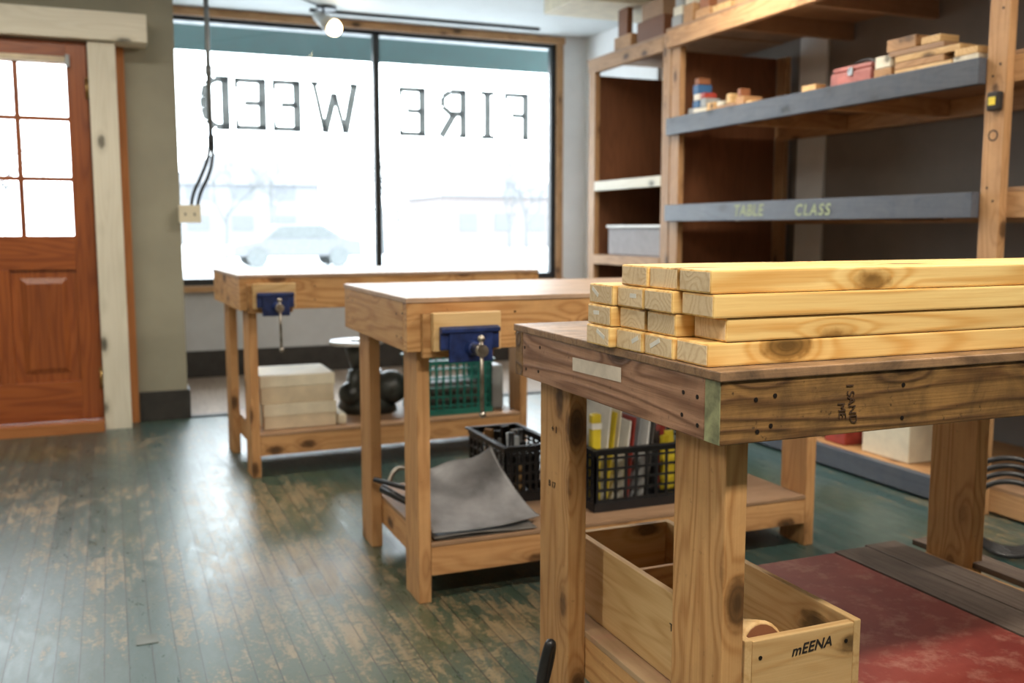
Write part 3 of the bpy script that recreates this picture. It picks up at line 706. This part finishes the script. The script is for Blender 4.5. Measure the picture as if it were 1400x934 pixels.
box('tub', XS+.05, XS+.42, 5.15, 5.85, .922, 1.10, M_FROST, sbin, .015); box('tub_lid', XS+.04, XS+.43, 5.14, 5.86, 1.101, 1.12, M_WHITE, sbin, .006)
zl = .097
box('cardboard_box', XS+.06, XS+.32, 3.12, 3.40, zl, zl+.26, M_CREAM, bev=.005)
for i, (y, r, h_, mt) in enumerate(((3.76,.06,.13,M_TIN),(3.90,.05,.10,M_REDP),(4.08,.055,.12,M_WHITE))):
    pt = MB(); pt.cyl((XS+.12,y,zl+.0005),(XS+.12,y,zl+h_),r,seg=28); pt.cyl((XS+.12,y,zl+h_),(XS+.12,y,zl+h_+.008),r+.003,seg=28); pt.done('paint_tin', mt, None, True)
pt = MB(); pt.box(XS+.05,XS+.16,3.50,3.64,zl,zl+.09); pt.done('red_tool_case', M_REDP, None, False, .006)
box('dark_storage_box', XS+.1, XS+.6, 1.4, 2.5, .117, .5, M_RUBBER2, bev=.01)
# black cable coil beside shelving
st = empty('black_cable_coil', (2.72, 2.28, 0))
for k in range(4):
    R = .13+.010*k; pts = []
    for i in range(17):
        a = 2*math.pi*i/16; pts.append((2.72+.022*k+R*math.cos(a)*.65, 2.27+.020*k-R*math.cos(a)*.76, R+.012+R*math.sin(a)))
    tube('loop_%d' % k, pts, .009, M_BPLAST, st)
box('floor_patch_plate', .02, .075, 2.66, 2.72, 0, .002, M_PATCH, bev=0)

# ------------------------------------------------------------------ EXTERIOR
box('street_ground', -60, 90, 7.7, 120, -.32, -.22, M_SNOW, bev=0)
box('street_road', -60, 90, 24, 32, -.22, -.205, M_ROAD, bev=0)
aw = empty('window_awning', (1.9, 8, 2.6))
m = MB(); m.poly([(-.6,7.62,3.05),(4.6,7.62,3.05),(4.6,8.6,2.78),(-.6,8.6,2.78)]); m.poly([(-.6,8.6,2.78),(4.6,8.6,2.78),(4.6,8.6,2.55),(-.6,8.6,2.55)])
m.done('canvas', M_AWN, aw)
cyl('awning_bar', (-.6,8.6,2.78), (4.6,8.6,2.78), .02, M_GREYP, aw)
def car(name, x, y, rz, L=4.4):
    e = empty(name, (x, y, -.205), rz)
    prof = [(0,.35),(.05,.75),(.9,.92),(1.5,1.42),(3.0,1.45),(3.8,.98),(4.35,.90),(4.4,.35)]
    bm = bmesh.new(); A = [bm.verts.new((px-2.2, -.85, pz)) for px, pz in prof]; B = [bm.verts.new((px-2.2, .85, pz)) for px, pz in prof]
    bm.faces.new(A); bm.faces.new(B[::-1])
    for i in range(len(prof)): j = (i+1) % len(prof); bm.faces.new((A[i], B[i], B[j], A[j]))
    me = bpy.data.meshes.new('body'); bm.to_mesh(me); bm.free(); me.materials.append(M_CAR)
    o = bpy.data.objects.new('body', me); COL.objects.link(o); o.parent = e
    mo = o.modifiers.new('b', 'BEVEL'); mo.width = .08; mo.segments = 3
    bm = bmesh.new(); bm.faces.new([bm.verts.new((px-2.2, -.86, pz)) for px, pz in ((1.15,.98),(1.62,1.36),(2.95,1.38),(3.5,.98))])
    me = bpy.data.meshes.new('side_glass'); bm.to_mesh(me); bm.free(); me.materials.append(M_CARG)
    o = bpy.data.objects.new('side_glass', me); COL.objects.link(o); o.parent = e
    for i, wx in enumerate((-1.4, 1.35)):
        for j, wy in enumerate((-.88, .7)):
            me = bpy.data.meshes.new('wheel'); bm = bmesh.new()
            bmesh.ops.create_cone(bm, cap_ends=True, segments=24, radius1=.33, radius2=.33, depth=.2, matrix=Matrix.Translation((wx, wy+.09, .33)) @ Matrix.Rotation(math.pi/2, 4, 'X'))
            bm.to_mesh(me); bm.free(); me.materials.append(M_CARG); o = bpy.data.objects.new('wheel_%d%d' % (i, j), me); COL.objects.link(o); o.parent = e
car('parked_car', 5.9, 34, .05); car('parked_car', -7.6, 28, 0); car('parked_car', 17.5, 31, .1)
def house(name, x, y, w_, d_, h, mat):
    e = empty(name, (x, y, -.22))
    box('walls', x-w_/2, x+w_/2, y, y+d_, -.22, h, mat, e, 0)
    m = MB(); r = h+w_*.3
    v = [m.bm.verts.new(p) for p in ((x-w_/2-.3,y-.3,h),(x+w_/2+.3,y-.3,h),(x,y-.3,r),(x-w_/2-.3,y+d_,h),(x+w_/2+.3,y+d_,h),(x,y+d_,r))]
    for f in ((0,1,2),(3,5,4),(0,2,5,3),(1,4,5,2),(0,3,4,1)): m.bm.faces.new([v[k] for k in f])
    m.done('roof', M_ROOF, e)
    m = MB()
    for i in range(3):
        for zz in ([.9] if h < 3.6 else [.9, 3.3]): m.box(x-w_/2+w_*(.14+.28*i), x-w_/2+w_*(.14+.28*i)+w_*.14, y-.05, y+.01, zz, zz+1.2)
    m.done('house_windows', M_HWIN, e)
house('house', 25, 62, 9, 8, 3.2, M_HOUSE2); house('house', 10, 80, 12, 8, 4.5, M_HOUSE); house('house', 42, 75, 10, 8, 4.4, M_HOUSE); house('house', -18, 52, 9, 8, 3.2, M_HOUSE)
def tree(name, x, y, h, seed):
    rnd = random.Random(seed); m = MB()
    def br(p, d, l, r, k):
        q = p + d*l; m.cyl(p, q, r, r*.6, 6)
        if k == 0: return
        for i in range(3 if k > 1 else 4):
            a = Vector((rnd.uniform(-1,1), rnd.uniform(-1,1), rnd.uniform(-.1,.8))).normalized()
            nd = (d*.7+a*.75).normalized(); br(p+d*l*rnd.uniform(.55,1), nd, l*rnd.uniform(.55,.8), r*.55, k-1)
    br(Vector((x,y,-.22)), Vector((rnd.uniform(-.05,.05),0,1)).normalized(), h*.33, h*.018, 4)
    m.done(name, M_TREE)
for i, (x, y, h) in enumerate(((4.6,43,6),(12.8,48,7),(18,44,6),(-4.5,46,8),(33,56,8),(8.6,57,7),(21.5,50,7),(15.3,54,7),(2.9,60,7))): tree('bare_tree', x, y, h, i*5+2)

# ------------------------------------------------------------------ LIGHT
wd_ = bpy.data.worlds.new('World'); scene.world = wd_; wd_.use_nodes = True
bg = wd_.node_tree.nodes['Background']; bg.inputs[0].default_value = (.86,.93,1.0,1); bg.inputs[1].default_value = 10.0
def area(name, loc, rot, sx, sy, power, col, portal=False, parent=None):
    l = bpy.data.lights.new(name, 'AREA'); l.shape = 'RECTANGLE'; l.size = sx; l.size_y = sy; l.energy = power; l.color = col
    if portal: l.cycles.is_portal = True
    o = bpy.data.objects.new(name, l); COL.objects.link(o); o.location = loc; o.rotation_euler = rot
    if parent: o.parent = parent; o.location = Vector(loc)-parent.location
    return o
area('window_portal', (1.95, 7.61, 1.65), (-math.pi/2, 0, 0), 3.0, 1.9, 1, (1,1,1), True)
area('door_portal', (-.53, 5.9, 1.5), (-math.pi/2, 0, 0), .8, .95, 1, (1,1,1), True)
def fixture(x, y, power, col):
    e = empty('ceiling_light', (x, y, CZ))
    box('housing', x-.62, x+.62, y-.12, y+.12, CZ-.06, CZ, M_WHITE, e, .006)
    area('tube_light', (x, y, CZ-.065), (0,0,0), 1.2, .2, power, col, parent=e)
lc = (1,.91,.78)
fixture(.6, .2, 66, lc); fixture(2.6, 1.6, 46, lc); fixture(2.2, 4.0, 42, lc); fixture(-1.6, 1.5, 30, lc); fixture(-.6, 4.2, 26, lc)

# ------------------------------------------------------------------ CAMERA
cam = bpy.data.cameras.new('camera'); co = bpy.data.objects.new('camera', cam); COL.objects.link(co)
cam.lens = 34.2; cam.sensor_width = 36; cam.clip_start = .05; cam.clip_end = 300
co.location = (0, 0, 1.10); co.rotation_euler = (math.radians(90-6.65), 0, math.radians(-22.4))
cam.dof.use_dof = True; cam.dof.focus_distance = 1.5; cam.dof.aperture_fstop = 4.5
scene.camera = co
scene.view_settings.view_transform = 'Standard'
scene.view_settings.look = 'None'
scene.view_settings.exposure = .2
